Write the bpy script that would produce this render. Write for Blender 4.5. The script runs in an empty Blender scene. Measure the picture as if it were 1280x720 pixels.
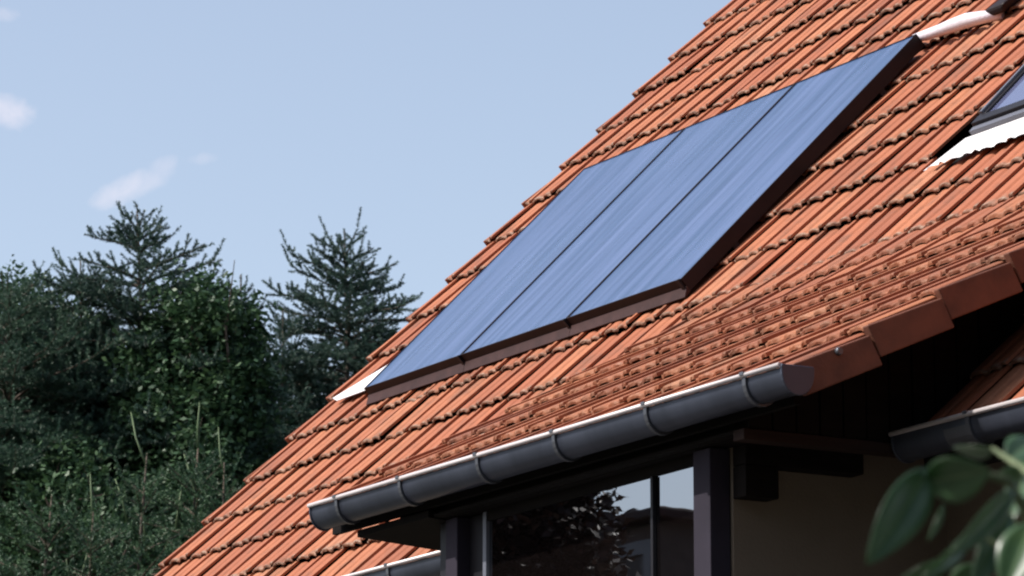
import bpy, math, random
import numpy as np
from mathutils import Vector, Matrix
random.seed(7)
SC = bpy.context.scene
COL = SC.collection
# ------------------------------------------------------------------ camera
F_PX, PITCH, YAW = 5052.3, 0.20941, 1.05529
CAM = Vector((19.4504, -10.1692, -3.9959))
fw = Vector((-math.sin(YAW)*math.cos(PITCH), math.cos(YAW)*math.cos(PITCH), math.sin(PITCH)))
rt = Vector((math.cos(YAW), math.sin(YAW), 0))
up = rt.cross(fw)
cd = bpy.data.cameras.new('camera'); cam = bpy.data.objects.new('camera', cd); COL.objects.link(cam)
cam.matrix_world = Matrix(((rt.x, up.x, -fw.x, CAM.x), (rt.y, up.y, -fw.y, CAM.y), (rt.z, up.z, -fw.z, CAM.z), (0, 0, 0, 1)))
cd.sensor_width = 36; cd.lens = F_PX/1280*36; cd.clip_start = .1; cd.clip_end = 4000
cd.dof.use_dof = True; cd.dof.focus_distance = 19.5; cd.dof.aperture_fstop = 10.5; cd.dof.aperture_blades = 7
SC.camera = cam
def ray(px, py): return fw + rt*((px-640)/F_PX) - up*((py-360)/F_PX)
def at(px, py, d): return CAM + ray(px, py)*d
GZ = -5.6
TH = 0.786587; CT, ST = math.cos(TH), math.sin(TH)
PH = math.radians(28.0); CP, SP = math.cos(PH), math.sin(PH)
def roof(u, v, n=0.): return (u, v*CT - n*ST, v*ST + n*CT)
KY, KZ = -.225, -.205
def porch(u, s, n=0.): return (u, KY - s*CP - n*SP, KZ - s*SP + n*CP)
# ------------------------------------------------------------------ materials
def srgb(r, g, b):
    f = lambda c: (c/255/12.92) if c/255 <= .04045 else ((c/255+.055)/1.055)**2.4
    return (f(r), f(g), f(b), 1)
class NT:
    def __init__(s, name):
        s.m = bpy.data.materials.new(name); s.m.use_nodes = True; s.t = s.m.node_tree; s.t.nodes.clear()
        s.out = s.n('ShaderNodeOutputMaterial'); s.b = s.n('ShaderNodeBsdfPrincipled'); s.l(s.b.outputs[0], s.out.inputs[0])
    def n(s, typ, **k):
        o = s.t.nodes.new(typ)
        for a, v in k.items(): setattr(o, a, v)
        return o
    def l(s, a, b): s.t.links.new(a, b)
    def set(s, **k):
        for a, v in k.items(): s.b.inputs[a.replace('_', ' ')].default_value = v
    def coord(s, out='Object', scale=(1, 1, 1)):
        c = s.n('ShaderNodeTexCoord'); m = s.n('ShaderNodeMapping'); m.inputs['Scale'].default_value = scale
        s.l(c.outputs[out], m.inputs[0]); return m.outputs[0]
    def noise(s, vec, scale, detail=3, rough=.55):
        o = s.n('ShaderNodeTexNoise'); o.inputs['Scale'].default_value = scale; o.inputs['Detail'].default_value = detail
        o.inputs['Roughness'].default_value = rough
        if vec: s.l(vec, o.inputs['Vector'])
        return o.outputs[0]
    def ramp(s, fac, stops):
        o = s.n('ShaderNodeValToRGB'); e = o.color_ramp.elements
        while len(e) < len(stops): e.new(.5)
        for i, (p, c) in enumerate(stops):
            e[i].position = p; e[i].color = c if len(c) == 4 else (*c, 1)
        s.l(fac, o.inputs[0]); return o.outputs[0]
    def mix(s, fac, a, b, mode='MIX'):
        o = s.n('ShaderNodeMix', data_type='RGBA', blend_type=mode)
        for k, v in ((0, fac), (6, a), (7, b)):
            if hasattr(v, 'is_output'): s.l(v, o.inputs[k])
            else: o.inputs[k].default_value = v
        return o.outputs[2]
    def math(s, op, a, b=0., c=0.):
        o = s.n('ShaderNodeMath', operation=op)
        for k, v in enumerate((a, b, c)):
            if hasattr(v, 'is_output'): s.l(v, o.inputs[k])
            else: o.inputs[k].default_value = v
        return o.outputs[0]
    def bump(s, h, strength=.3, dist=.01):
        o = s.n('ShaderNodeBump'); o.inputs['Strength'].default_value = strength; o.inputs['Distance'].default_value = dist
        s.l(h, o.inputs['Height']); s.l(o.outputs[0], s.b.inputs['Normal'])
G = lambda v: (v, v, v, 1)
def plain(name, col, rough=.5, metal=0., var=.25, scale=6., bump=.0, stretch=(1, 1, 1), **k):
    t = NT(name); v = t.coord(scale=stretch); n = t.noise(v, scale, 5)
    c2 = tuple(c*(1-var) for c in col[:3]) + (1,); c3 = tuple(min(1, c*(1+var)) for c in col[:3]) + (1,)
    t.l(t.ramp(n, [(.3, c2), (.7, c3)]), t.b.inputs['Base Color'])
    t.set(Roughness=rough, Metallic=metal, **k)
    if sum(col[:3]) < .12 and not metal: t.b.inputs['Specular IOR Level'].default_value = .15
    if bump: t.bump(t.noise(v, scale*5, 4), bump)
    return t.m
def tile_mat(name, c_lo, c_mid, c_hi, moss=1.):
    t = NT(name)
    uv = t.n('ShaderNodeUVMap', uv_map='UVMap'); sep = t.n('ShaderNodeSeparateXYZ'); t.l(uv.outputs[0], sep.inputs[0])
    at_ = t.n('ShaderNodeAttribute', attribute_name='tile_rand'); r = at_.outputs['Fac']
    oc = t.coord()
    big = t.noise(oc, .9, 4); fine = t.noise(oc, 22, 5, .65); mid = t.noise(oc, 5, 4, .6)
    base = t.ramp(r, [(0., tuple(c*.82 for c in c_lo[:3])+(1,)), (.05, c_lo), (.45, c_mid), (.93, c_hi), (1., (c_hi[0]*1.02, c_hi[1]*1.25, c_hi[2]*1.5, 1))])
    base = t.mix(t.math('MULTIPLY', t.math('SUBTRACT', big, .42), 2.2), base, tuple(c*.80 for c in c_mid[:3])+(1,))
    # rain streaks along the slope and sooty patches
    st = t.noise(t.coord('UV', (14, 1.0, 1)), 1.0, 3)
    base = t.mix(t.ramp(fine, [(.35, G(.0)), (.75, G(.4))]), base, (c_lo[0]*.62, c_lo[1]*.7, c_lo[2]*.8, 1))
    soot = t.math('MULTIPLY', t.ramp(mid, [(.52, G(0)), (.70, G(1))]), .55)
    base = t.mix(soot, base, (.10, .05, .032, 1))
    # lichen and dirt gathered at the exposed nose of every tile
    near = t.ramp(t.math('ADD', sep.outputs[1], t.math('MULTIPLY', t.math('SUBTRACT', mid, .5), .35)), [(.07, G(1)), (.17, G(0))])
    m = t.math('MULTIPLY', near, t.math('MULTIPLY', t.ramp(fine, [(.28, G(.35)), (.55, G(1))]), moss))
    lich = t.ramp(t.noise(oc, 34, 3), [(.35, (.07, .045, .033, 1)), (.5, (.18, .12, .085, 1)), (.68, (.34, .27, .21, 1))])
    base = t.mix(m, base, lich)
    t.l(base, t.b.inputs['Base Color'])
    t.set(Roughness=.72); t.b.inputs['Specular IOR Level'].default_value = .35
    t.bump(fine, .35, .006)
    return t.m
M = {}
M['tile'] = tile_mat('clay_tiles', (.275, .080, .036, 1), (.335, .104, .046, 1), (.385, .138, .062, 1), .8)
M['porch_tile'] = tile_mat('clay_tiles_porch', (.25, .078, .038, 1), (.325, .108, .050, 1), (.39, .150, .070, 1), .3)
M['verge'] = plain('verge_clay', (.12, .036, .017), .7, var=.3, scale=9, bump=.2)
M['gutter'] = plain('gutter_zinc', (.060, .068, .094), .40, metal=.6, var=.28, scale=2.2, stretch=(2.5, 1, .6), bump=.04)
M['bead'] = plain('gutter_bead_glint', (.55, .50, .50), .4, metal=.1, var=.1, scale=5)  # pale pinkish base paints the sun's glint along the rim
M['strap'] = plain('gutter_strap', (.10, .105, .12), .34, metal=.5, var=.1)
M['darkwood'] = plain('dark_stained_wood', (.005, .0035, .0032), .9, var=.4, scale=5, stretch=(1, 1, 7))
M['brownwood'] = plain('brown_stained_wood', (.022, .012, .010), .8, var=.3, scale=6, stretch=(1, .3, 4))
M['post'] = plain('post_paint', (.025, .021, .031), .8, var=.12, scale=5)
M['frame'] = plain('window_frame_paint', (.10, .105, .13), .4, var=.08)
M['blackframe'] = plain('dark_window_profile', (.014, .013, .016), .4, var=.15)
M['pframe'] = plain('collector_frame', (.015, .009, .009), .5, var=.25, scale=4)
M['apron'] = plain('brown_flashing', (.040, .019, .017), .55, var=.25, scale=9, bump=.1)
M['white'] = plain('white_flashing', (.58, .56, .57), .5, var=.12, scale=9, bump=.3)
M['pipe'] = plain('white_pipe_jacket', (.62, .56, .60), .45, var=.08, scale=25, bump=.3)
M['bark'] = plain('bark', (.09, .065, .05), .9, var=.4, scale=6, bump=.6)
M['stone'] = plain('plinth', (.22, .21, .19), .9, var=.2)
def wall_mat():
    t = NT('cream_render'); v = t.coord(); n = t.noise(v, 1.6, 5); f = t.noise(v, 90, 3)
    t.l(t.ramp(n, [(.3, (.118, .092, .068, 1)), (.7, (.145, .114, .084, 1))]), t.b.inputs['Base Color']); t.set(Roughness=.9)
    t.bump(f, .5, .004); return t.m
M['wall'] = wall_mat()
def glass_mat(name, tint, refl, rough=.015, wav=0.):
    t = NT(name); t.b.inputs['Base Color'].default_value = tint; t.set(Roughness=.5); t.b.inputs['Specular IOR Level'].default_value = 0
    g = t.n('ShaderNodeBsdfGlossy'); g.inputs['Roughness'].default_value = rough; g.inputs['Color'].default_value = (.92, .95, 1, 1)
    lw = t.n('ShaderNodeLayerWeight'); lw.inputs[0].default_value = .5
    fac = t.math('ADD', t.math('MULTIPLY', lw.outputs['Fresnel'], .6), refl)
    mx = t.n('ShaderNodeMixShader'); t.l(fac, mx.inputs[0]); t.l(t.b.outputs[0], mx.inputs[1]); t.l(g.outputs[0], mx.inputs[2])
    t.l(mx.outputs[0], t.out.inputs[0])
    if wav:
        b = t.n('ShaderNodeBump'); b.inputs['Strength'].default_value = wav; b.inputs['Distance'].default_value = .02
        t.l(t.noise(t.coord(), 2.2, 2), b.inputs['Height']); t.l(b.outputs[0], g.inputs['Normal'])
    return t.m
M['pane'] = glass_mat('porch_glazing', (.004, .003, .003, 1), .27, .01, .03)
M['skyglass'] = glass_mat('roof_window_glass', (.10, .11, .2, 1), .30, .05)
def collector_mat():
    t = NT('collector_glass'); uv = t.coord('UV')
    s1 = t.noise(t.coord('UV', (70, 1.6, 1)), 1.0, 4, .6); s2 = t.noise(t.coord('UV', (11, .7, 1)), 1.0, 3, .5)
    w = t.n('ShaderNodeTexWave', wave_type='BANDS', bands_direction='X'); w.inputs['Scale'].default_value = 3.2
    w.inputs['Distortion'].default_value = .25; t.l(uv, w.inputs['Vector'])
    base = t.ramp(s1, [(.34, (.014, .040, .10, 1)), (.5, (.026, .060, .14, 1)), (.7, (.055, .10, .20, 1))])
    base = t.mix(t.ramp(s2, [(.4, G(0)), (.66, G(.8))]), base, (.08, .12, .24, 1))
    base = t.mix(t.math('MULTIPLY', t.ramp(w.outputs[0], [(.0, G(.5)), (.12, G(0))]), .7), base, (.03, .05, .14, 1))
    t.l(base, t.b.inputs['Base Color'])
    t.set(Roughness=.30, IOR=1.5, Coat_Weight=.5, Coat_Roughness=.10, Coat_IOR=1.5); t.b.inputs['Specular IOR Level'].default_value = .42
    du = t.noise(t.coord(), 1.3, 5, .6); t.l(t.ramp(du, [(.3, G(.22)), (.7, G(.42))]), t.b.inputs['Roughness'])
    t.l(t.ramp(t.noise(t.coord('UV', (30, 1.2, 1)), 1.0, 3), [(.3, G(.08)), (.7, G(.22))]), t.b.inputs['Coat Roughness'])
    t.bump(s1, .16, .004)
    return t.m
M['coll'] = collector_mat()
def leaf_mat(name, cols, rough=.5, trans=.25, spec=.4):
    t = NT(name); a = t.n('ShaderNodeAttribute', attribute_name='leaf_rand')
    n = t.noise(t.coord(), 1.1, 3)
    c = t.ramp(t.math('ADD', t.math('MULTIPLY', a.outputs['Fac'], .65), t.math('MULTIPLY', n, .45)), [(.1, cols[0]), (.5, cols[1]), (.95, cols[2])])
    t.l(c, t.b.inputs['Base Color']); t.set(Roughness=rough); t.b.inputs['Specular IOR Level'].default_value = spec
    tr = t.n('ShaderNodeBsdfTranslucent'); t.l(c, tr.inputs[0]); mx = t.n('ShaderNodeMixShader'); mx.inputs[0].default_value = trans
    t.l(t.b.outputs[0], mx.inputs[1]); t.l(tr.outputs[0], mx.inputs[2]); t.l(mx.outputs[0], t.out.inputs[0])
    return t.m
M['needle'] = leaf_mat('spruce_needles', [(.016, .045, .030, 1), (.037, .080, .052, 1), (.068, .122, .072, 1)], .5, .2)
M['needle2'] = leaf_mat('spruce_needles_blue', [(.014, .038, .031, 1), (.033, .070, .053, 1), (.062, .110, .078, 1)], .5, .2)
M['needle3'] = leaf_mat('young_spruce_needles', [(.016, .046, .026, 1), (.038, .088, .042, 1), (.085, .150, .070, 1)], .5, .15)
M['shoot'] = plain('pale_leader_shoot', (.08, .12, .05), .7, var=.2)
M['broad'] = leaf_mat('broad_leaves', [(.018, .044, .024, 1), (.036, .078, .036, 1), (.075, .130, .055, 1)], .5, .2, .3)
M['copper'] = leaf_mat('copper_leaves', [(.010, .006, .006, 1), (.018, .010, .008, 1), (.035, .018, .013, 1)], .5, .2)
def laurel():
    t = NT('glossy_shrub_leaf'); n = t.noise(t.coord(), 14, 3); uv = t.coord('UV'); sep = t.n('ShaderNodeSeparateXYZ'); t.l(uv, sep.inputs[0])
    c = t.ramp(n, [(.3, (.035, .085, .035, 1)), (.7, (.075, .15, .06, 1))])
    rib = t.ramp(t.math('ABSOLUTE', t.math('SUBTRACT', sep.outputs[0], .5)), [(.0, G(1)), (.05, G(0))])
    c = t.mix(rib, c, (.16, .24, .11, 1))
    t.l(c, t.b.inputs['Base Color']); t.set(Roughness=.36, Coat_Weight=.8, Coat_Roughness=.3)
    tr = t.n('ShaderNodeBsdfTranslucent'); tr.inputs[0].default_value = (.07, .17, .03, 1); mx = t.n('ShaderNodeMixShader'); mx.inputs[0].default_value = .3
    t.l(t.b.outputs[0], mx.inputs[1]); t.l(tr.outputs[0], mx.inputs[2]); t.l(mx.outputs[0], t.out.inputs[0]); return t.m
M['laurel'] = laurel()
M['palebark'] = plain('green_twig', (.10, .13, .06), .7, var=.3, scale=20)
def grass_mat():
    t = NT('meadow'); v = t.coord(); c = t.ramp(t.noise(v, .25, 6), [(.3, (.04, .05, .025, 1)), (.7, (.07, .085, .04, 1))])
    c = t.mix(t.math('MULTIPLY', t.noise(v, 9, 5), .6), c, (.05, .07, .02, 1)); t.l(c, t.b.inputs['Base Color']); t.set(Roughness=.95)
    t.bump(t.noise(v, 25, 4), .8, .05); return t.m
M['grass'] = grass_mat()
# ------------------------------------------------------------------ mesh helpers
class MB:
    def __init__(s): s.v = []; s.f = []; s.uv = []; s.sm = []
    def face(s, pts, uv=None, smooth=False):
        k = len(s.v); s.v += [tuple(p) for p in pts]; s.f.append(tuple(range(k, k+len(pts)))); s.uv.append(uv or [(0, .5)]*len(pts)); s.sm.append(smooth)
    def hexa(s, P):            # 8 points: bottom loop 0-3, top loop 4-7
        k = len(s.v); s.v += [tuple(p) for p in P]
        for q in ((3, 2, 1, 0), (4, 5, 6, 7), (0, 1, 5, 4), (1, 2, 6, 5), (2, 3, 7, 6), (3, 0, 4, 7)):
            s.f.append(tuple(k+i for i in q)); s.uv.append([(0, .5)]*4); s.sm.append(False)
    def box(s, x0, x1, y0, y1, z0, z1, fn=None):
        P = [(x0, y0, z0), (x1, y0, z0), (x1, y1, z0), (x0, y1, z0), (x0, y0, z1), (x1, y0, z1), (x1, y1, z1), (x0, y1, z1)]
        s.hexa([fn(*p) for p in P] if fn else P)
    def prism(s, poly, axis_lo, axis_hi, fn):   # poly in (a,b), extruded along third coordinate: fn(a,b,t)
        n = len(poly); k = len(s.v); s.v += [fn(a, b, axis_lo) for a, b in poly] + [fn(a, b, axis_hi) for a, b in poly]
        s.f.append(tuple(range(k+n-1, k-1, -1))); s.f.append(tuple(range(k+n, k+2*n)))
        s.uv += [[(0, .5)]*n]*2; s.sm += [False]*2
        for i in range(n):
            j = (i+1) % n; s.f.append((k+i, k+j, k+n+j, k+n+i)); s.uv.append([(0, .5)]*4); s.sm.append(False)
    def tube(s, pts, rads, seg=10, cap=True, smooth=True):
        pts = [Vector(p) for p in pts]; k = len(s.v); ref = Vector((0, 0, 1)); n = len(pts)
        for i, p in enumerate(pts):
            d = (pts[min(i+1, n-1)] - pts[max(i-1, 0)]).normalized()
            a = d.cross(ref)
            if a.length < .05: a = d.cross(Vector((1, 0, 0)))
            a.normalize(); b = d.cross(a)
            for j in range(seg):
                t = 2*math.pi*j/seg; s.v.append(tuple(p + (a*math.cos(t)+b*math.sin(t))*rads[i]))
        for i in range(n-1):
            for j in range(seg):
                j2 = (j+1) % seg; s.f.append((k+i*seg+j, k+i*seg+j2, k+(i+1)*seg+j2, k+(i+1)*seg+j)); s.uv.append([(0, .5)]*4); s.sm.append(smooth)
        if cap:
            s.f.append(tuple(k+j for j in range(seg))[::-1]); s.f.append(tuple(k+(n-1)*seg+j for j in range(seg))); s.uv += [[(0, .5)]*seg]*2; s.sm += [False]*2
    def build(s, name, mat, parent=None, recalc=True, bevel=0.):
        me = bpy.data.meshes.new(name); me.from_pydata(s.v, [], s.f)
        u = me.uv_layers.new(name='UVMap'); flat = [c for q in s.uv for p in q for c in p]; u.data.foreach_set('uv', flat)
        me.polygons.foreach_set('use_smooth', s.sm); me.materials.append(mat)
        if recalc:
            import bmesh
            b = bmesh.new(); b.from_mesh(me); bmesh.ops.recalc_face_normals(b, faces=b.faces); b.to_mesh(me); b.free()
        me.update(); o = bpy.data.objects.new(name, me); COL.objects.link(o)
        if parent: o.parent = parent
        if bevel:
            m = o.modifiers.new('bevel', 'BEVEL'); m.width = bevel; m.segments = 2; m.limit_method = 'ANGLE'
        return o
def tag(o, label=None, cat=None, group=None, kind=None):
    if label: o['label'] = label
    if cat: o['category'] = cat
    if group: o['group'] = group
    if kind: o['kind'] = kind
    return o
def empty(name, loc, label, cat, group=None):
    o = bpy.data.objects.new(name, None); COL.objects.link(o); o['base'] = 1; del o['base']
    o.location = loc; tag(o, label, cat, group); return o
def unit(o):   # parts are written in world coordinates: cancel the base's offset
    for c in o.children: c.matrix_parent_inverse = Matrix.Translation(-Vector(o.location))
def fast_mesh(name, V, nper, mat, parent=None, rand=None):
    n = len(V); nf = n//nper; me = bpy.data.meshes.new(name)
    me.vertices.add(n); me.vertices.foreach_set('co', V.astype(np.float32).ravel())
    me.loops.add(n); me.loops.foreach_set('vertex_index', np.arange(n, dtype=np.int32))
    me.polygons.add(nf); me.polygons.foreach_set('loop_start', np.arange(0, n, nper, dtype=np.int32)); me.polygons.foreach_set('loop_total', np.full(nf, nper, dtype=np.int32))
    me.materials.append(mat); me.update(calc_edges=True)
    if rand is not None:
        a = me.attributes.new('leaf_rand', 'FLOAT', 'FACE'); a.data.foreach_set('value', rand.astype(np.float32))
    o = bpy.data.objects.new(name, me); COL.objects.link(o)
    if parent: o.parent = parent
    return o
# ------------------------------------------------------------------ roof tiles
W, GA = .262, .3652
V0 = -1.2252
PKT = [(0, 0), (.05, .0), (.10, .009), (.16, .0105), (.27, .0105), (.335, .008), (.38, .0), (.47, -.001), (.51, .0), (.56, .011), (.61, .0135), (.68, .0135), (.735, .010), (.78, .002), (.82, .001), (.85, .003), (.885, .017), (.915, .0215), (.955, .022), (1.0, .020)]
PROF = [p[0] for p in PKT]
def prof(s_):
    for (a, h), (b, k) in zip(PKT, PKT[1:]):
        if s_ <= b: return h+(k-h)*(s_-a)/(b-a)
    return PKT[-1][1]
def tiles(name, plane, rows, mat, parent, wear=1., skip=None, thick=.013, tilt=.029, ulim=None, amp=1.):
    """rows: list of (nose position along slope, u_start, u_end, slope sign)"""
    verts = []; faces = []; uvs = []; rnd = []; sm = []
    rg = random.Random(len(rows)*13+5)
    for (vn, ua, ub, sg) in rows:
        j = math.floor(ua/W + .12)
        while True:
            u0 = j*W
            if u0 + W*.12 > ub: break
            j += 1
            if skip and skip(u0+W/2, vn): continue
            a0, a1 = max(0, (ua-u0)/W), min(1, (ub-u0)/W)
            ss = [q for q in PROF if a0 < q < a1]; ss = [a0]+ss+[a1]
            du, dn, dv, yw, tl = rg.gauss(0, .0022)*wear, rg.gauss(0, .0022)*wear, rg.gauss(0, .0055)*wear, rg.gauss(0, .006)*wear, rg.gauss(0, .003)*wear
            r = rg.random()
            lines = [(0., -thick, .0), (0., -.006, .0), (.008, 0., .02), (.06, 0, .16), (.5, 0., .5), (1.05, 0., 1.)]
            k = len(verts)
            for (t, dd, tv) in lines:
                for q in ss:
                    n = .004 + (tilt+tl)*(1-t) + dn + dd + amp*prof(q)
                    chip = rg.gauss(0, .0009) if t < .03 else 0
                    s_ = vn + sg*(t*GA + dv + yw*(q-.5)*W*2 + chip)
                    verts.append(plane(u0+du+q*W*.992, s_, n))
            nn = len(ss)
            for i in range(len(lines)-1):
                for q in range(nn-1):
                    faces.append((k+i*nn+q, k+i*nn+q+1, k+(i+1)*nn+q+1, k+(i+1)*nn+q)); rnd.append(r); sm.append(False)
                    for (qq, ii) in ((q, i), (q+1, i), (q+1, i+1), (q, i+1)): uvs += [ss[qq] + j*1.37 % 7, lines[ii][2]]
            # side edges
            for e, q in ((0, ss[0]), (nn-1, ss[-1])):
                b = len(verts)
                for i in range(2, len(lines)):
                    t = lines[i][0]; n = .004+(tilt+tl)*(1-t)+dn+amp*prof(q)-thick
                    verts.append(plane(u0+du+q*W*.992, vn+sg*(t*GA+dv), n))
                for i in range(2, len(lines)-1):
                    faces.append((k+i*nn+e, b+i-2, b+i-1, k+(i+1)*nn+e)); rnd.append(r); sm.append(False); uvs += [0, .5]*4
                faces.append((k+1*nn+e, k+0*nn+e, b, k+2*nn+e)); rnd.append(r); sm.append(False); uvs += [0, .5]*4
    me = bpy.data.meshes.new(name); me.from_pydata(verts, [], faces)
    u = me.uv_layers.new(name='UVMap'); u.data.foreach_set('uv', uvs)
    a = me.attributes.new('tile_rand', 'FLOAT', 'FACE'); a.data.foreach_set('value', rnd)
    me.polygons.foreach_set('use_smooth', sm); me.materials.append(mat)
    import bmesh
    me.update(); o = bpy.data.objects.new(name, me); COL.objects.link(o); o.parent = parent
    return o
# ------------------------------------------------------------------ the house
XL, XR = -.87, 12.6
RV = 6.05                                    # ridge, measured up the slope
RY, RZ = RV*CT, RV*ST
house = empty('house', (6, 2, GZ), 'cream house with steep orange tiled roof, dark gutters and a shallow porch roof', 'house')
def hb(name, mb, m, parent=None, **k): return mb.build(name, m, parent or house, **k)
rows = []
for k in range(-2, 20):
    vn = V0 + GA*k
    if vn > RV - .1: break
    if vn < -.2: rows += [(vn, XL, 4.45, 1), (vn, 7.08, XR, 1)]
    else: rows.append((vn, XL, XR, 1))
SKX0, SKX1, SKV0, SKV1 = 5.03, 5.93, .515, 1.875
skip = lambda u, v: (4.7 < u < 5.0 and abs(v-.6007) < .02) or (SKX0-.05 < u < SKX1+.05 and SKV0-.12 < v < SKV1-.1)
rtiles = tiles('roof_tiles', lambda u, v, n: roof(u, v, n), rows, M['tile'], house, 1., skip)
prow = [(2.235 - GA*k, 3.63, 7.474, -1) for k in range(0, 7)]
ptiles = tiles('porch_roof_tiles', lambda u, s, n: porch(u, s, n + .06*min(1, max(0, (.16-s)/.40))), prow, M['porch_tile'], house, .6, None, .017, .026, None, .78)
# back slope of the roof
def back(u, v, n): return (u, 2*RY - (v*CT - n*ST), v*ST + n*CT)
tiles('roof_tiles', back, [(V0+GA*k, XL, XR, 1) for k in range(-2, 20) if V0+GA*k < RV-.1], M['tile'], house)['label'] = 'tiles of the slope facing away'
mb = MB()
for i in range(int((XR-XL)/.38)+1):
    x = XL+.0+i*.38
    mb.tube([(x, RY, RZ+.0), (x+.2, RY, RZ+.004), (x+.40, RY, RZ+.012)], [.105, .112, .122], 14)
hb('ridge_tiles', mb, M['tile'])
# roof deck below the tiles
mb = MB()
for (xa, xb, va) in ((XL+.04, 4.45, -1.93), (4.45, 7.06, -.33), (7.06, XR-.04, -1.93)):
    mb.box(xa, xb, va, RV, -.14, -.03, roof)
mb.box(XL+.04, XR-.04, -1.93, RV-.14, -.14, -.03, back)
hb('roof_deck', mb, M['darkwood'])
mb = MB()
mb.box(3.68, 7.44, -.05, 2.16, -.085, -.02, porch)
hb('porch_roof_deck', mb, M['darkwood'])
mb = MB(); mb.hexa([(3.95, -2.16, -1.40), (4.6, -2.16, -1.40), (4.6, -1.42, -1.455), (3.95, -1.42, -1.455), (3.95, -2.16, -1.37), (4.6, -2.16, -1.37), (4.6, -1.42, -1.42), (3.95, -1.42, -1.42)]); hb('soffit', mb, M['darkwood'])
mb = MB()
for i in range(5):
    x = 4.1+i*.62; mb.box(x, x+.08, .3, 2.12, -.20, -.087, porch)
hb('rafters', mb, M['darkwood'])
# verge tiles of the porch roof, right hand side
def vtile(k, plane, s0, x0, x1, sg, top, bot, flange):
    m_ = MB()
    L = GA*.988; s1 = s0 + sg*L
    t0, t1 = top; b0, b1 = bot
    def P(x, s, n): return plane(x, s, n)
    xo, xi = x0, x1
    m_.hexa([P(xo, s0, b0), P(xi, s0, b0), P(xi, s1, b1), P(xo, s1, b1), P(xo, s0, t0), P(xi, s0, t0), P(xi, s1, t1), P(xo, s1, t1)])
    if flange: m_.hexa([P(xi, s0, t0-.014), P(xi+flange, s0, t0-.014), P(xi+flange, s1, t1-.014), P(xi, s1, t1-.014), P(xi, s0, t0), P(xi+flange, s0, t0), P(xi+flange, s1, t1), P(xi, s1, t1)])
    return m_
for k in range(6):
    s0 = 2.262 - GA*k
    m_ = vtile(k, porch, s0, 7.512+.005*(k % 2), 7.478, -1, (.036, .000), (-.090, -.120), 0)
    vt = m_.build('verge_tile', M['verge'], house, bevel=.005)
    if k in (0, 3):
        sm_ = MB(); c = Vector(porch(7.514, s0-GA*.55, .0)); sm_.tube([c, c+Vector((.014, 0, 0))], [.016, .012], 10); sc_ = sm_.build('screw_cap', M['strap'], vt)
for k in range(20):
    s0 = V0 + GA*(k-2)
    m_ = vtile(k, roof, s0-.004, XL-.028, XL-.008, 1, (.050, .010), (-.09, -.11), 0)
    m_.build('verge_tile', M['tile'], house, bevel=.006)
for k in range(20):
    s0 = V0 + GA*(k-2)
    m_ = vtile(k, roof, s0-.004, XR+.028, XR+.008, 1, (.050, .010), (-.09, -.11), 0)
    m_.build('verge_tile', M['tile'], house, bevel=.006)
# gutters
def gutter(xa, xb, yo, zr, straps, r=.066, dep=.092, sleeve=None, capm='gutter'):
    """half-round gutter: outer rim at yo, rim height zr"""
    yc = yo + r
    prf = [(yc - r*math.cos(math.pi*i/14), zr - dep*math.sin(math.pi*i/14)**.85) for i in range(15)]
    m_ = MB(); 
    for i in range(14):
        (a, b), (c, d) = prf[i], prf[i+1]
        m_.face([(xa, a, b), (xb, a, b), (xb, c, d), (xa, c, d)], smooth=True)
    inn = [(yc - (r-.004)*math.cos(math.pi*i/14), zr - (dep-.004)*math.sin(math.pi*i/14)**.85) for i in range(15)]
    for i in range(14):
        (a, b), (c, d) = inn[i], inn[i+1]
        m_.face([(xa, c, d), (xb, c, d), (xb, a, b), (xa, a, b)], smooth=True)
    import bmesh
    o = m_.build('gutter', M['gutter'], house, recalc=False)
    bm = bmesh.new(); bm.from_mesh(o.data); bmesh.ops.remove_doubles(bm, verts=bm.verts, dist=.0004); bmesh.ops.recalc_face_normals(bm, faces=bm.faces); bm.to_mesh(o.data); bm.free()
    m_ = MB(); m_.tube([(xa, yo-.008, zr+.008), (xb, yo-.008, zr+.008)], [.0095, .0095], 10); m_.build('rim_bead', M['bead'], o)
    for x in (xa, xb):
        m_ = MB(); pr = [(yc-(r+.006)*math.cos(math.pi*i/14), zr-(dep+.006)*math.sin(math.pi*i/14)**.85) for i in range(15)]
        pr = [(yo-.004, zr+.012)] + pr + [(yc+r+.002, zr+.012)]
        m_.prism(pr, x-.006, x+.006, lambda a, b, t: (t, a, b)); m_.build('end_cap', M['gutter'], o, bevel=.003)
    for x in straps:
        m_ = MB()
        for i in range(14):
            q = []
            for rr, dd in ((r+.001, dep+.001), (r+.0095, dep+.0095)):
                for e in (i, i+1): q.append((yc-rr*math.cos(math.pi*e/14), zr-dd*math.sin(math.pi*e/14)**.85))
            (a, b, c, d) = q
            m_.hexa([(x-.011, *a), (x+.011, *a), (x+.011, *b), (x-.011, *b), (x-.011, *c), (x+.011, *c), (x+.011, *d), (x-.011, *d)])
        m_.box(x-.013, x+.013, yo-.02, yo+.006, zr+.008, zr+.02)
        m_.build('strap', M['strap'], o, recalc=False)
    if sleeve:
        m_ = MB()
        for i in range(1, 7):
            q = [(yc-(r+.003)*math.cos(math.pi*e/14), zr-(dep+.003)*math.sin(math.pi*e/14)**.85) for e in (i, i+1)]
            m_.face([(sleeve[0], *q[0]), (sleeve[1], *q[0]), (sleeve[1], *q[1]), (sleeve[0], *q[1])], smooth=True)
        m_.build('joint_sleeve', M['strap'], o, recalc=False)
    return o
gutter(3.80, 7.55, -2.315, -1.262, [4.06, 4.64, 5.31, 5.93, 6.62, 7.31])
gutter(XL, 4.44, -1.505, -1.372, [-.5, .2, .9, 1.6, 2.3, 3.0, 3.7])
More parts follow.
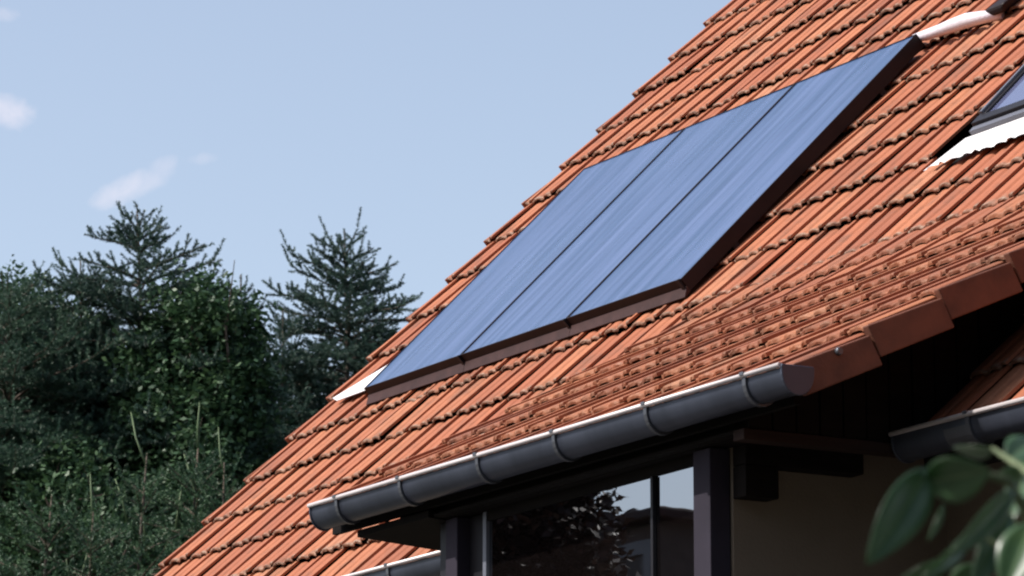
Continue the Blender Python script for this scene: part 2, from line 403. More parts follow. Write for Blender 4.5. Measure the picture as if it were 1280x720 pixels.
gutter(7.07, XR, -1.505, -1.372, [7.56, 8.25, 8.95, 9.65, 10.35, 11.05, 11.75, 12.4], sleeve=(7.40, 7.545))
# eaves boards
mb = MB(); mb.box(3.72, 7.40, -2.165, -2.14, -1.36, -1.29); mb.box(4.61, 6.97, -2.139, -2.087, -1.398, -1.385)  # second strip added to stop sun leaking past the gutter onto the header
hb('eaves_board', mb, M['darkwood'])
mb = MB(); mb.box(XL+.05, 4.44, -1.36, -1.335, -1.52, -1.40); hb('eaves_board', mb, M['darkwood'])
mb = MB(); mb.box(7.07, XR-.05, -1.36, -1.335, -1.52, -1.40); hb('eaves_board', mb, M['darkwood'])
# boarded triangular cheeks between porch roof and main roof
def cheek(xa, xb):
    m_ = MB(); y = -2.13; w_ = .098
    def zt(y): return KZ + (y-KY)*math.tan(PH) - .10
    def zb(y): return max(-1.39, y*math.tan(TH) - .03)
    rr = random.Random(3)
    while y < -.36:
        y1 = min(y+w_, -.34); xo = rr.random()*.006
        m_.hexa([(xa, y, zb(y)), (xb+xo, y, zb(y)), (xb+xo, y1, zb(y1)), (xa, y1, zb(y1)), (xa, y, zt(y)), (xb+xo, y, zt(y)), (xb+xo, y1, zt(y1)), (xa, y1, zt(y1))])
        y += w_+.008
    m_.box(xa+.005, xa+.012, -2.13, -1.3, -1.39, -1.3)
    return m_
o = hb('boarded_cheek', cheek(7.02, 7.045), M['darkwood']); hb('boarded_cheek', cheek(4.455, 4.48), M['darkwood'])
mb = MB(); mb.box(6.98, 7.055, -2.16, -1.38, -1.435, -1.393); hb('sill_plate', mb, M['brownwood'], bevel=.004)
mb = MB(); mb.box(6.71, 6.80, -1.99, -1.45, -1.475, -1.36); mb.box(6.71, 6.80, -1.99, -1.84, -1.60, -1.477); hb('corbel_beam', mb, M['darkwood'], bevel=.004)
for yy in (-1.99, -1.5):
    mb = MB(); mb.box(6.70, 6.978, yy, yy+.07, -1.39, -1.30); hb('crossbeam', mb, M['brownwood'])
# walls
mb = MB()
mb.box(-.55, 12.3, -1.0, -.76, GZ, -1.10)
mb.box(6.60, 6.705, -1.985, -1.0, GZ, -1.37)
mb.box(4.46, 4.56, -1.98, -1.0, GZ, -1.37)
mb.box(-.55, 12.3, 2*RY+.76, 2*RY+1.0, GZ, -1.10)
for xa in (-.55, 12.06):
    mb.prism([(-.76, GZ), (2*RY+.76, GZ), (2*RY+.76, -1.10), (RY, RZ-.25), (-.76, -1.10)], xa, xa+.24, lambda a, b, t: (t, a, b))
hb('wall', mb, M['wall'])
mb = MB(); mb.box(4.55, 6.60, -1.04, -1.005, GZ, -1.2); hb('inner_wall', mb, M['darkwood'])
# porch front: posts, header, glazing
for (xa, xb) in ((4.605, 4.705), (6.57, 6.69)):
    mb = MB(); mb.box(xa, xb, -2.08, -1.99, GZ, -1.405); hb('post', mb, M['post'], bevel=.004)
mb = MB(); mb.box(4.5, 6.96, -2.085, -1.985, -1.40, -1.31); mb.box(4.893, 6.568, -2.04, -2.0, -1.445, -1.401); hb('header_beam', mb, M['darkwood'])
mb = MB(); mb.box(4.505, 4.603, -2.05, -1.985, GZ, -1.405); mb.box(4.707, 4.86, -2.02, -1.99, GZ, -1.405); hb('corner_trim', mb, M['blackframe'])
gl = MB(); gl.box(4.895, 6.565, -2.03, -2.018, -4.6, -1.446)
win = MB(); win.box(4.865, 4.893, -2.045, -2.0, -4.6, -1.405); win.box(4.893, 6.568, -2.04, -2.0, -4.7, -4.6)
wo = hb('porch_window', win, M['frame']); gl.build('pane', M['pane'], wo)
m_ = MB(); m_.box(6.205, 6.222, -2.047, -2.031, -4.6, -1.446); m_.build('glazing_bar', M['blackframe'], wo)
mb = MB(); mb.box(4.5, 6.7, -2.09, -1.0, GZ+.0, GZ+.35); hb('plinth', mb, M['stone'])
mb = MB(); mb.box(4.893, 6.565, -2.0, -1.94, GZ+.35, -4.7); hb('parapet', mb, M['wall'])
# ordinary windows on the ground floor and the right gable
def window(x0, x1, z0, z1, y=-1.0):
    f = MB()
    for a in ((x0, x0+.07, z0, z1), (x1-.07, x1, z0, z1), (x0+.07, x1-.07, z1-.07, z1), (x0+.07, x1-.07, z0, z0+.07), ((x0+x1)/2-.03, (x0+x1)/2+.03, z0+.07, z1-.07)):
        f.box(a[0], a[1], y-.03, y-.002, a[2], a[3])
    fo = f.build('window', M['frame'], house); g = MB(); g.box(x0+.07, x1-.07, y-.018, y-.01, z0+.07, z1-.07); g.build('pane', M['pane'], fo)
    s = MB(); s.box(x0-.06, x1+.06, y-.12, y-.031, z0-.05, z0); s.build('sill', M['stone'], fo)
window(.6, 2.2, -4.3, -3.0); window(8.6, 10.2, -4.3, -3.0); window(10.8, 11.8, -4.3, -3.0)
# roof window at the right edge
sk = MB()
N0, N1 = .03, .105
fwid = .055
for (a, b, c, d) in ((SKX0, SKX1, SKV0+.14, SKV0+.20), (SKX0, SKX1, SKV1-.06, SKV1), (SKX0, SKX0+fwid, SKV0+.201, SKV1-.061), (SKX1-fwid, SKX1, SKV0+.201, SKV1-.061)):
    sk.box(a, b, c, d, -.03, N1, roof)
sko = hb('roof_window', sk, M['blackframe'], bevel=.004)
m_ = MB(); m_.box(SKX0+fwid+.002, SKX1-fwid-.002, SKV0+.202, SKV1-.062, .085, .094, roof); m_.build('pane', M['skyglass'], sko)
m_ = MB(); m_.box(SKX0+.005, SKX1-.005, SKV0+.10, SKV0+.138, -.03, .088, roof); m_.build('sash_rail', M['frame'], sko, bevel=.004)
m_ = MB(); m_.box(SKX0+.012, SKX0+.03, SKV0+.21, SKV1-.07, N1+.001, N1+.012, roof); m_.build('cover_strip', M['frame'], sko)
m_ = MB()                                                     # pleated white apron lying over the tile ribs
nu = 60; U0, U1 = SKX0-.21, SKX1+.25; va, vb = SKV0-.075, SKV0+.098
for i in range(nu):
    for j in range(4):
        q = []
        for (ii, jj) in ((i, j), (i+1, j), (i+1, j+1), (i, j+1)):
            u = U0+(U1-U0)*ii/nu; f = jj/4; s = (u/W) % 1; u += .17*f*max(0, 1-ii/nu)
            slant = 0
            v = va + slant + (vb-va-slant)*f + (.007*math.sin(u*9))*(1-f)
            q.append(roof(u, v, .054 + .010*f + prof(s)*(1-f)*.65))
        m_.face(q, smooth=True)
m_.build('apron_flashing', M['white'], sko, recalc=False)
# lifted tile where the pipe ends, its shadow put into the near-black colour
mb = MB()
mb.hexa([roof(3.86, 1.99, .06), roof(4.00, 1.99, .06), roof(4.02, 2.44, .02), roof(3.86, 2.44, .02), roof(3.86, 2.0, .105), roof(4.02, 2.0, .105), roof(4.00, 2.44, .05), roof(3.88, 2.44, .05)])
hb('lifted_tile_shade', mb, M['pframe'], bevel=.02)
# aerial-free hip of the far side: chimney stays out of view
mb = MB(); mb.box(8.6, 9.3, RY+.5, RY+1.1, RZ-1.2, RZ+.9); mb.box(8.54, 9.36, RY+.44, RY+1.16, RZ+.9, RZ+1.0); ch = hb('chimney', mb, M['verge'])
unit(house)
# ------------------------------------------------------------------ solar collectors
WID, LEN = 1.1057, 2.0
NG0, NG1 = .052, .126
def coll(i, label):
    x0 = i*WID + .002; x1 = (i+1)*WID - .002
    t = empty('solar_collector', roof((x0+x1)/2, 0, .05), label, 'solar panel', 'solar collectors in one row on the roof')
    f = MB(); fr = .007; g = .003
    f.box(x0+g, x1-g, 0, LEN, NG0, NG1-.012, roof)
    f.box(x0+g, x0+g+fr, 0, LEN, NG1-.012, NG1+.001, roof); f.box(x1-g-fr, x1-g, 0, LEN, NG1-.012, NG1+.001, roof)
    f.box(x0+g+fr, x1-g-fr, 0, fr, NG1-.012, NG1+.001, roof); f.box(x0+g+fr, x1-g-fr, LEN-fr, LEN, NG1-.012, NG1+.001, roof)
    f.build('frame', M['pframe'], t)
    q = MB(); a, b, c, d = x0+g+fr, x1-g-fr, fr, LEN-fr
    q.face([roof(a, c, NG1-.003), roof(b, c, NG1-.003), roof(b, d, NG1-.003), roof(a, d, NG1-.003)], uv=[(0+i*2.3, 0), (1.1+i*2.3, 0), (1.1+i*2.3, 2), (0+i*2.3, 2)])
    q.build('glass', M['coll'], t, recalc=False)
    s = MB(); s.hexa([roof(x0, -.050, .048), roof(x1, -.050, .048), roof(x1, -.002, .050), roof(x0, -.002, .050), roof(x0, -.050, .052), roof(x1, -.050, .052), roof(x1, -.002, .082), roof(x0, -.002, .082)])
    s.build('bottom_flashing', M['apron'], t)
    k = MB()
    for u in ((x1-.02, x1-.001) if i < 2 else (x1-.035, x1-.012),):
        k.box(u[0], u[1], -.014, -.0025, .06, NG1+.006, roof)
    k.build('clamp', M['blackframe'], t)
    for vv in (.35, 1.6):
        r_ = MB(); r_.box(x0+.01, x1-.01, vv, vv+.04, .012, NG0-.001, roof); r_.build('mounting_rail', M['blackframe'], t)
    unit(t)
coll(0, 'blue flat solar collector nearest the left verge, white flashing at its lower corner')
coll(1, 'blue flat solar collector in the middle between two others')
coll(2, 'blue flat solar collector nearest the roof window, white pipe at its top corner')
# white flashing sheet at the lower left corner and white insulated pipe at the top right
mb = MB(); poly = [(-.70, .17), (-.57, .115), (-.01, .13), (-.01, .50), (-.36, .335)]
mb.prism(poly, .058, .062, roof)
o = mb.build('flashing_sheet', M['white']); tag(o, 'small white flashing sheet on the tiles at the lower left corner of the collectors', 'flashing')
mb = MB()
pts = [roof(3.20, 2.06, .088), roof(3.32, 2.035, .088), roof(3.47, 2.02, .090), roof(3.58, 2.01, .092), roof(3.70, 2.005, .09), roof(3.84, 1.99, .080), roof(3.93, 2.03, .04)]
mb.tube(pts, [.020, .028, .030, .035, .038, .032, .026], 14)
o = mb.build('insulated_pipe', M['pipe']); tag(o, 'white wrapped pipe running from the top right collector corner under a roof tile', 'pipe')
# ------------------------------------------------------------------ ground
mb = MB(); R_ = 1500
mb.face([(-R_, -R_, GZ), (R_, -R_, GZ), (R_, R_, GZ), (-R_, R_, GZ)])
o = mb.build('ground', M['grass']); tag(o, 'green lawn around the house reaching the horizon', 'ground', kind='structure')
mb = MB(); mb.face([(-6, -16, GZ+.004), (24, -16, GZ+.004), (24, 16, GZ+.004), (-6, 16, GZ+.004)])  # dull sheet added out of view to cut green bounce from the grass
o = mb.build('added_paving', plain('added_paving_grey', (.055, .048, .046), .85, var=.25, scale=3)); tag(o, 'added unseen grey brown paving around the house, dulling the green bounce light', 'added_paving', kind='structure')
# ------------------------------------------------------------------ trees
def needles(segs, rg, ln=.034, wd=.011, dens=150, dz=-2.):
    P0 = np.array([s[0] for s in segs]); P1 = np.array([s[1] for s in segs])
    L = np.linalg.norm(P1-P0, axis=1); n = np.maximum(3, (L*np.where(P0[:, 2] > dz-.4, dens, 70)).astype(int))
    idx = np.repeat(np.arange(len(segs)), n); N = len(idx)
    t = rg.random(N)**.9
    ax = ((P1-P0)/L[:, None])[idx]; p = P0[idx] + (P1-P0)[idx]*t[:, None]
    rd = rg.normal(size=(N, 3)); rd -= ax*(rd*ax).sum(1)[:, None]; rd /= np.linalg.norm(rd, axis=1)[:, None]+1e-9
    ll = ln*(.75+.5*rg.random(N))*np.clip(1.25-t*.45, .5, 1.2)
    d = ax*.65 + rd; d /= np.linalg.norm(d, axis=1)[:, None]
    sd = np.cross(d, rg.normal(size=(N, 3))); sd /= np.linalg.norm(sd, axis=1)[:, None]+1e-9
    V = np.empty((N, 3, 3)); V[:, 0] = p - sd*wd*.5; V[:, 1] = p + sd*wd*.5; V[:, 2] = p + d*ll[:, None]
    segr = rg.random(len(segs)); return V.reshape(-1, 3), np.clip(segr[idx]*.75+rg.random(N)*.25, 0, 1)
def conifer(label, top, R, seed, mat='needle', full=3.2, dens=330, spread=1., detail_z=None, leader=.42, open_=1., nl=.028, pale=False, group='conifers behind the house', whorl=.26, slope=1.):
    rg = np.random.default_rng(seed); top = np.array(top, float); H = top[2]-GZ
    t = empty('conifer_tree', (top[0], top[1], GZ), label, 'tree', group)
    dz = detail_z if detail_z is not None else -1.6
    lean = rg.normal(size=2)*.02
    def trunk(h):   # h below top
        f = h/H; return np.array([top[0]+lean[0]*h+.02*math.sin(h*2.1+seed), top[1]+lean[1]*h+.02*math.cos(h*1.7+seed), top[2]-h])
    mb = MB(); hs = np.linspace(0, H, 24); mb.tube([trunk(h) for h in hs], [.006+.013*h for h in hs], 9); 
    segs = []; tw = MB(); pal = MB()
    segs.append((trunk(leader), trunk(0)))
    h = leader*.9
    ph0 = 0.
    while h < H-1.0:
        z = top[2]-h; fine = z > dz
        nb = rg.integers(5, 8) if fine else 6
        Lb = R*(min(1, h/full)**.78)*spread
        el0 = math.radians(52 - 46*min(1, (h/ (1.9*slope)))**.8)
        ph0 += 1.1
        for b in range(nb):
            az = ph0 + b*2*math.pi/nb + rg.normal()*.28
            L = max(.16, Lb*(.72+.5*rg.random())) if h > .3 else .18+.25*rg.random()
            el = el0 + rg.normal()*.13
            p = trunk(h + rg.normal()*.05); k = max(4, int(L/.16)); st = L/k; pts = [p]
            for i in range(k):
                f = i/k; e = el - .28*math.sin(f*3.0)*min(1, L) + .55*max(0, f-.55)
                a = az + .10*math.sin(f*4+b)
                p = p + st*np.array([math.cos(a)*math.cos(e), math.sin(a)*math.cos(e), math.sin(e)]); pts.append(p)
            if fine: tw.tube(pts, [max(.004, .004+.011*L*(1-i/k)) for i in range(k+1)], 4, cap=False)
            i0 = 0 if L < .9 else int(k*.22)
            for i in range(i0, k): segs.append((pts[i], pts[i+1]))
            # side twigs
            s = .18*L if L > .8 else .08; side = 1
            gap = (.085 if fine else .16)*open_
            while s < L-.02:
                f = s/L; i = min(k-1, int(f*k)); q = pts[i]+(pts[i+1]-pts[i])*(f*k-i)
                d = pts[i+1]-pts[i]; d = d/np.linalg.norm(d)
                lat = np.cross(d, [0, 0, 1]); lat /= np.linalg.norm(lat)+1e-9
                tl = (.15+.46*min(1, L/1.6)*(1-f)**.8)*(.7+.6*rg.random())
                dd = d*.75 + lat*side*(.85) + np.array([0, 0, .18+rg.normal()*.22]); dd /= np.linalg.norm(dd)
                e1 = q+dd*tl*.55; d2 = dd+np.array([0, 0, .22+rg.normal()*.1]); d2 /= np.linalg.norm(d2); e2 = e1+d2*tl*.45
                segs.append((q, e1)); segs.append((e1, e2))
                if tl > .22 and fine:
                    for g in (.45,):
                        o_ = q+dd*tl*g; d3 = dd*.8+d*.6*(1 if rg.random() < .5 else -.2)+rg.normal(size=3)*.25; d3 /= np.linalg.norm(d3)
                        segs.append((o_, o_+d3*tl*.38))
                side = -side; s += gap*(.7+.6*rg.random())
            # upright terminal shoots that show against the sky
            if fine and rg.random() < .35 and h < 4:
                e = pts[-1]; d = np.array([math.cos(az)*.45, math.sin(az)*.45, 1.])*(.14+.16*rg.random()); segs.append((e, e+d))
        h += (whorl*(.6+.7*rg.random())) * (.72 if h > 1.2 else 1) if fine else .45
    V, r = needles(segs, rg, dens=dens, ln=nl, dz=dz)
    mb.build('trunk', M['bark'], t); tw.build('branches', M['bark'], t, recalc=False)
    fast_mesh('needles', V, 3, M[mat], t, r)
    if pale:
        for q in range(3):
            pal = MB()
            p = trunk(.12) if q == 0 else trunk(.35+.3*q) + rg.normal(size=3)*np.array([.22, .22, .05])
            d = np.array([rg.normal()*.10, rg.normal()*.10, .42+.12*rg.random()])
            pal.tube([p, p+d*.5+rg.normal(size=3)*.012, p+d], [.010, .009, .005], 6)
            pal.build('leader_shoot', M['shoot'], t)
    unit(t); return t
def broadleaf(label, ctr, rad, seed, nleaf=30000, size=.07, mat='broad', name='broadleaf_tree', group=None, nl=26, clump=.42):
    rg = np.random.default_rng(seed); c = np.array(ctr, float); rad = np.array(rad, float)
    t = empty(name, (c[0], c[1], GZ), label, 'tree', group)
    mb = MB(); base = np.array([c[0], c[1], GZ]); fork = c - np.array([0, 0, rad[2]*.7])
    mb.tube([base, base+(fork-base)*.5+rg.normal(size=3)*.08, fork, c], [.22, .17, .13, .05], 10); mb.build('trunk', M['bark'], t)
    lb = MB(); tips = []
    for i in range(nl):
        d = rg.normal(size=3); d[2] = abs(d[2])*.9-.25; d /= np.linalg.norm(d)
        e = c + d*rad*(.72+.34*rg.random()); m = fork + (e-fork)*.5 + rg.normal(size=3)*.15
        lb.tube([fork+(c-fork)*rg.random()*.7, m, e], [.05, .03, .008], 5); tips += [e, m+(e-m)*.5, m]
        for k in range(5):
            o_ = m+(e-m)*rg.random(); q = c + (o_ + rg.normal(size=3)*rad*.26 - c)*.9; lb.tube([o_, q], [.012, .004], 4, cap=False); tips.append(q)
    lb.build('limbs', M['bark'], t, recalc=False)
    tips = np.array(tips)[:]; K = len(tips); w = rg.random(K)+.3; w /= w.sum()
    # small sprays: several leaves along a short twig
    ns = nleaf//7; ci = rg.choice(K, ns, p=w)
    sp = tips[ci] + rg.normal(size=(ns, 3))*clump*(.35+.65*rg.random(K)[ci])[:, None]*.5
    q_ = (sp-c)/rad; qn = np.linalg.norm(q_, axis=1); sp = c + (sp-c)*np.minimum(1, (.98+.14*rg.random(ns))/qn)[:, None]
    sd = rg.normal(size=(ns, 3)); sd[:, 2] += .5; sd /= np.linalg.norm(sd, axis=1)[:, None]
    ii = np.repeat(np.arange(ns), 7); N = len(ii)
    p = sp[ii] + sd[ii]*(rg.random(N)*.26)[:, None] + rg.normal(size=(N, 3))*.025
    nrm = rg.normal(size=(N, 3))*.6 + np.array([0, 0, .8]); nrm /= np.linalg.norm(nrm, axis=1)[:, None]
    a = np.cross(nrm, rg.normal(size=(N, 3))); a /= np.linalg.norm(a, axis=1)[:, None]; b = np.cross(nrm, a)
    s = size*(.6+.7*rg.random(N))[:, None]
    V = np.empty((N, 4, 3)); V[:, 0] = p; V[:, 1] = p+a*s*.5+b*s*.32-nrm*s*.06; V[:, 2] = p+a*s*1.05; V[:, 3] = p+a*s*.5-b*s*.32-nrm*s*.06
    r = np.clip(rg.random(ns)[ii]*.7+rg.random(N)*.3, 0, 1)
    fast_mesh('leaves', V.reshape(-1, 3), 4, M[mat], t, r); unit(t); return t
D = 46
conifer('tall spruce whose open leaning tip rises highest on the left against the sky', at(172, 256, D-1), 1.45, 11, 'needle2', full=2.0, slope=.85, dens=420, whorl=.21, open_=.8, nl=.033)
conifer('bushy spruce with upright shoots standing nearest the roof edge', at(432, 286, D+3), 1.28, 23, 'needle2', full=1.6, whorl=.16, slope=.85, dens=420, open_=.8, nl=.033)
conifer('smaller spruce leaning in at the left side of the bushy spruce', at(352, 384, D+2), .55, 31, 'needle2', whorl=.18, full=1.5, slope=.9, dens=420, open_=.8, nl=.033)
conifer('narrow spruce with one bare spike between the leafy tree and the bushy spruce', at(300, 343, D-1.5), .62, 37, 'needle2', full=2.0, slope=.9, dens=400, whorl=.2, open_=.8, nl=.032)
conifer('dark spruce at the far left edge behind the light leaves', at(12, 340, D-1.5), 1.9, 41, 'needle', full=2.0, slope=1.0, whorl=.2, open_=.8, nl=.032)
conifer('feathery green spruce left of the tallest tip', at(100, 325, D-1), 1.3, 43, 'needle', full=2.0, slope=1.0, whorl=.2, open_=.8, nl=.032)
conifer('broad dark spruce filling the middle behind the leafy tree', at(180, 392, D+7), 2.6, 47, 'needle', full=2.6, dens=220)
conifer('broad dark spruce low behind the bushy spruce at the roof edge', at(352, 500, D+8), 2.6, 53, 'needle', full=2.2, dens=220)
conifer('broad dark spruce right of the sky gap, mostly hidden by the roof', at(455, 392, D+9), 2.6, 59, 'needle', full=2.2, dens=200)
conifer('broad dark spruce at the left edge lowest in the thicket', at(40, 430, D+6), 3.0, 61, 'needle', full=2.2, dens=220)
broadleaf('green broadleaf tree with rounded leafy clumps in front of the tallest spruce', at(246, 512, D-2), (.78, .85, 1.5), 71, 44000, .075, clump=.34)
broadleaf('light green broadleaf tree at the far left below the sky', at(20, 520, D), (1.0, 1.2, 1.5), 73, 36000, .065, clump=.4)
broadleaf('shaded broadleaf tree low in the middle of the thicket', at(150, 700, D-3), (1.5, 1.5, 1.5), 79, 40000, .07)
yg = 'young spruces at the foot of the thicket'
conifer('young spruce with a pale upright leader shoot, left of the pair', at(182, 566, 38), .75, 83, 'needle3', nl=.026, dens=380, open_=1.35, full=1.3, pale=True, group=yg, detail_z=-2.2)
conifer('young spruce with the tallest slanting pale shoot at the middle', at(246, 545, 39), .8, 89, 'needle3', nl=.026, dens=380, open_=1.35, full=1.4, pale=True, group=yg, detail_z=-2.2)
conifer('young spruce with curved pale shoot closest to the tiled verge', at(282, 578, 38.5), .7, 97, 'needle3', nl=.026, dens=380, open_=1.35, full=1.3, pale=True, group=yg, detail_z=-2.2)
conifer('low young spruce with wide feathery branches at the bottom left corner', at(62, 618, 37), 1.0, 101, 'needle3', nl=.026, dens=380, open_=1.35, full=1.2, group=yg, detail_z=-2.2)
conifer('low young spruce between the left corner and the pale leader shoots', at(118, 640, 36.5), .8, 103, 'needle3', nl=.026, dens=380, open_=1.35, full=1.2, pale=True, group=yg, detail_z=-2.2)
# ------------------------------------------------------------------ what the porch glazing mirrors: garden side
YG = -2.03
def mirr(px, py, d):     # world point seen mirrored in the glazing at a pixel, d metres from the camera
    p = at(px, py, d); return Vector((p.x, 2*YG - p.y, p.z))
c = mirr(813, 637, 31)
nb = empty('neighbouring_house', (c.x-3, c.y-3, GZ), 'flat roofed grey house across the garden, seen mirrored in the porch glazing', 'house')
mb = MB(); mb.box(c.x-7, c.x-.15, c.y-6, c.y-.15, GZ, c.z-.07); mb.build('wall', plain('neighbour_wall', (.05, .04, .038), .9), nb)
mb = MB(); mb.box(c.x-7.3, c.x, c.y-6.3, c.y, c.z-.07, c.z+.02); mb.build('roof', M['apron'], nb, bevel=.02)
w0 = mirr(757, 672, 31.6); w1 = mirr(812, 665, 31.2)
mb = MB(); xa, xb = c.x-.90, c.x-.19; zt = c.z-.20; yy = c.y-.15
for a in ((xa, xa+.1, zt-1.4, zt), (xb-.1, xb, zt-1.4, zt), (xa+.1, xb-.1, zt-.1, zt), (xa+.1, xb-.1, zt-1.4, zt-1.3)): mb.box(a[0], a[1], yy+.002, yy+.05, a[2], a[3])
wf = mb.build('window', M['frame'], nb); g = MB(); g.box(xa+.1, xb-.1, yy+.01, yy+.02, zt-1.3, zt-.1); g.build('pane', M['blackframe'], wf)
unit(nb)
p = mirr(606, 700, 27)  # tree added to keep mirrored sky out of the left part of the glazing
broadleaf('added copper leaved tree across the garden, hiding the sky mirrored in the porch glazing', (p.x, p.y, p.z), (.75, .75, 1.0), 107, 44000, .075, 'copper', clump=.28)
gt = 'added trees out of view that block sky light'
for k, (x, y, zc, r) in enumerate(((19, 3, 1.5, 4.2), (25, -2, 2, 4.5), (28, -9, 2, 4.5), (27, -17, 2, 4.5), (20, -21, 2, 4.5), (12, -24, 2, 4.5))):  # unseen trees added to keep sky light off the shaded sides
    broadleaf('added large tree out of view, blocking sky light from the house', (x, y, zc), (r, r, r*1.25), 200+k, 16000, .34, 'broad', group=gt, clump=1.6, name='occluder_tree')
# ------------------------------------------------------------------ blurred shrub close to the camera
sh = empty('laurel_shrub', (at(1330, 760, 4.5).x, at(1330, 760, 4.5).y, GZ), 'blurred evergreen shrub with large glossy leaves in the bottom right corner', 'shrub')
def leaf(px0, py0, px1, py1, wpx, d0, d1, curl=.12, roll=0., up_=0.):
    """one leaf from its stalk to its tip; width in metres; built at true size"""
    a, b = at(px0, py0, d0), at(px1, py1, d1); ax = (b-a); L = ax.length; ax.normalize()
    side = ax.cross(-ray(px0, py0).normalized()).normalized(); nn = side.cross(ax).normalized()
    side = (side*math.cos(roll)+nn*math.sin(roll)).normalized(); nn = side.cross(ax).normalized()
    m_ = MB(); K, J = 12, 6; gr = []
    for i in range(K+1):
        f = i/K; w = wpx*math.sin(math.pi*min(1, f*.97+.015)**.85)**.8*.5; row = []
        for j in range(J+1):
            s = j/J*2-1; row.append(a + ax*L*f + side*w*s + nn*(abs(s)*w*.35) - nn*(curl*L*(f-.0)**2) + nn*up_*math.sin(f*3.1)*L)
        gr.append(row)
    for i in range(K):
        for j in range(J):
            m_.face([gr[i][j], gr[i][j+1], gr[i+1][j+1], gr[i+1][j]], uv=[(j/J, i/K), ((j+1)/J, i/K), ((j+1)/J, (i+1)/K), (j/J, (i+1)/K)], smooth=True)
    import bmesh
    o = m_.build('leaf', M['laurel'], sh, recalc=False)
    bm = bmesh.new(); bm.from_mesh(o.data); bmesh.ops.remove_doubles(bm, verts=bm.verts, dist=1e-5); bm.to_mesh(o.data); bm.free()
    mo = o.modifiers.new('thickness', 'SOLIDIFY'); mo.thickness = .0006
    return o
LV = [(1160, 588, 1092, 700, .052, 4.5, 4.42, .10, .25), (1158, 602, 1236, 590, .056, 4.5, 4.46, .05, -.35), (1268, 612, 1192, 694, .034, 4.5, 4.4, .03, .7),
      (1180, 632, 1160, 676, .013, 4.52, 4.5, .0, .9), (1250, 592, 1282, 606, .03, 4.55, 4.6, .1, .2), (1215, 664, 1168, 724, .03, 4.62, 4.5, .1, 1.0),
      (1262, 640, 1222, 728, .04, 4.7, 4.62, .1, .4), (1290, 655, 1256, 735, .05, 4.6, 4.55, .1, -.2), (1240, 560, 1190, 566, .03, 4.8, 4.85, .1, .9),
      (1262, 575, 1296, 545, .04, 4.75, 4.8, .1, .4), (1290, 570, 1262, 640, .036, 4.8, 4.7, .1, -.5), (1300, 610, 1330, 560, .05, 4.6, 4.6, .1, 0),
      (1185, 700, 1120, 735, .035, 4.7, 4.7, .1, .8), (1300, 690, 1350, 640, .05, 4.6, 4.6, .1, .2), (1320, 720, 1262, 712, .045, 4.8, 4.75, .1, .3), (1230, 708, 1190, 760, .05, 4.8, 4.8, .1, 0)]
for a in LV: leaf(*a)
rg = np.random.default_rng(5)
for i in range(70):      # the rest of the bush, below and beside the frame
    x, y, d = 1290+rg.random()*240, 690+rg.random()*420, 4.3+rg.random()*.8
    if x < 1330 and y < 760: continue
    an = rg.random()*6.28; leaf(x, y, x+math.cos(an)*100, y+math.sin(an)*80, .045, d, d+rg.normal()*.05, .1, rg.normal()*.7)
st = MB()
def stem(ps, r0, r1): st.tube(ps, list(np.linspace(r0, r1, len(ps))), 8)
root = Vector(sh.location)
stem([root, at(1345, 1100, 4.6), at(1330, 760, 4.6), at(1290, 650, 4.58), at(1258, 600, 4.55), at(1210, 588, 4.52), at(1158, 596, 4.5)], .012, .0022)
stem([at(1330, 760, 4.6), at(1262, 690, 4.65), at(1215, 664, 4.62)], .004, .002)
stem([root+Vector((.1, .05, 0)), at(1420, 1000, 4.7), at(1400, 720, 4.6), at(1300, 600, 4.7), at(1262, 575, 4.75), at(1240, 560, 4.8)], .011, .002)
stem([root+Vector((-.1, .0, 0)), at(1300, 1150, 4.8), at(1320, 800, 4.8), at(1290, 700, 4.7), at(1262, 640, 4.7)], .010, .002)
st.build('stems', M['palebark'], sh)
unit(sh)
# ------------------------------------------------------------------ light and sky
S = Vector((-.21, -.66, .75)).normalized()
ld = bpy.data.lights.new('sun', 'SUN'); ld.energy = 4.8; ld.angle = math.radians(.53); ld.color = (1, .95, .88)
lo = bpy.data.objects.new('sun', ld); COL.objects.link(lo); lo.rotation_euler = (-S).to_track_quat('-Z', 'Y').to_euler()
w = bpy.data.worlds.new('World'); SC.world = w; w.use_nodes = True; nt = w.node_tree; nt.nodes.clear()
def N(t, **k):
    o = nt.nodes.new(t)
    for a, v in k.items(): setattr(o, a, v)
    return o
sky = N('ShaderNodeTexSky', sky_type='NISHITA'); sky.sun_disc = False
sky.sun_elevation = math.asin(S.z); sky.sun_rotation = math.atan2(S.x, S.y)
sky.air_density = 1.0; sky.dust_density = 2.8; sky.ozone_density = 2.2; sky.altitude = 300
bg = N('ShaderNodeBackground'); bg.inputs[1].default_value = .148; out = N('ShaderNodeOutputWorld')
tc = N('ShaderNodeTexCoord')
def wm(op, a, b=0., c=0.):
    o = N('ShaderNodeMath', operation=op)
    for k, v in enumerate((a, b, c)):
        if hasattr(v, 'is_output'): nt.links.new(v, o.inputs[k])
        else: o.inputs[k].default_value = v
    return o.outputs[0]
def vm(op, a, b=None):
    o = N('ShaderNodeVectorMath', operation=op)
    nt.links.new(a, o.inputs[0])
    if b is not None:
        if hasattr(b, 'is_output'): nt.links.new(b, o.inputs[1])
        else: o.inputs[1].default_value = b
    return o
dirn = vm('NORMALIZE', tc.outputs['Generated']).outputs[0]
nz = N('ShaderNodeTexNoise'); nz.inputs['Scale'].default_value = 60; nz.inputs['Detail'].default_value = 8; nz.inputs['Roughness'].default_value = .68; nz.inputs['Distortion'].default_value = .6; nt.links.new(dirn, nz.inputs['Vector'])
tot = None
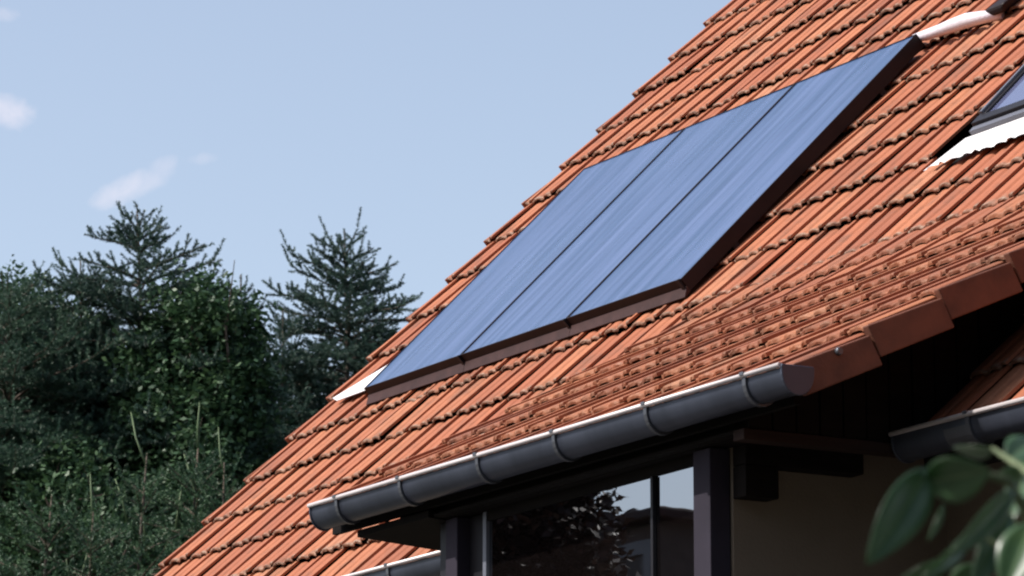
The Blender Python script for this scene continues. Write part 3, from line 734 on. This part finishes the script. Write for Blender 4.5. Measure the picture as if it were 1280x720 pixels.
for (px, py, rx, ry, tilt, amp) in ((170, 232, 56, 17, -.42, .85), (203, 208, 24, 13, -.5, .6), (250, 199, 26, 10, -.1, .5), (8, 138, 38, 24, .2, 1.0), (2, 18, 24, 12, .1, .7),
                                     (-260, 180, 200, 40, .1, 1.), (-700, 60, 300, 70, -.1, 1.), (900, -900, 500, 130, .1, .8), (-300, -700, 500, 120, 0, .9)):
    d0 = ray(px, py).normalized(); ax = (rt*math.cos(tilt) - up*math.sin(tilt)); ay = d0.cross(ax).normalized(); ax = ay.cross(d0).normalized()
    df = vm('SUBTRACT', dirn, tuple(d0)).outputs[0]
    a = wm('DIVIDE', vm('DOT_PRODUCT', df, tuple(ax)).outputs['Value'], rx/F_PX); b = wm('DIVIDE', vm('DOT_PRODUCT', df, tuple(ay)).outputs['Value'], ry/F_PX)
    r2 = wm('ADD', wm('MULTIPLY', a, a), wm('MULTIPLY', b, b))
    m = wm('MULTIPLY', wm('SUBTRACT', 1.45, wm('ADD', wm('MULTIPLY', r2, .55), wm('MULTIPLY', nz.outputs[0], 1.9))), .95)
    m = wm('MULTIPLY', wm('MAXIMUM', wm('MINIMUM', m, 1.), 0.), amp*.5)
    tot = m if tot is None else wm('MAXIMUM', tot, m)
hz = N('ShaderNodeMix', data_type='RGBA'); ds = N('ShaderNodeHueSaturation'); ds.inputs['Saturation'].default_value = .72; nt.links.new(sky.outputs[0], ds.inputs['Color']); nt.links.new(ds.outputs[0], hz.inputs[6]); hz.inputs[7].default_value = (6.3, 5.5, 5.6, 1)
nt.links.new(tot, hz.inputs[0]); nt.links.new(hz.outputs[2], bg.inputs[0]); nt.links.new(bg.outputs[0], out.inputs[0])
SC.view_settings.view_transform = 'Standard'; SC.view_settings.look = 'None'; SC.view_settings.exposure = .42; SC.view_settings.gamma = 1
SC.view_settings.use_curve_mapping = False
SC.render.engine = 'CYCLES'; SC.cycles.pixel_filter_type = 'BLACKMAN_HARRIS'; SC.cycles.filter_width = 2.1

#print('FACES', sum(len(o.data.polygons) for o in bpy.data.objects if o.type == 'MESH'))
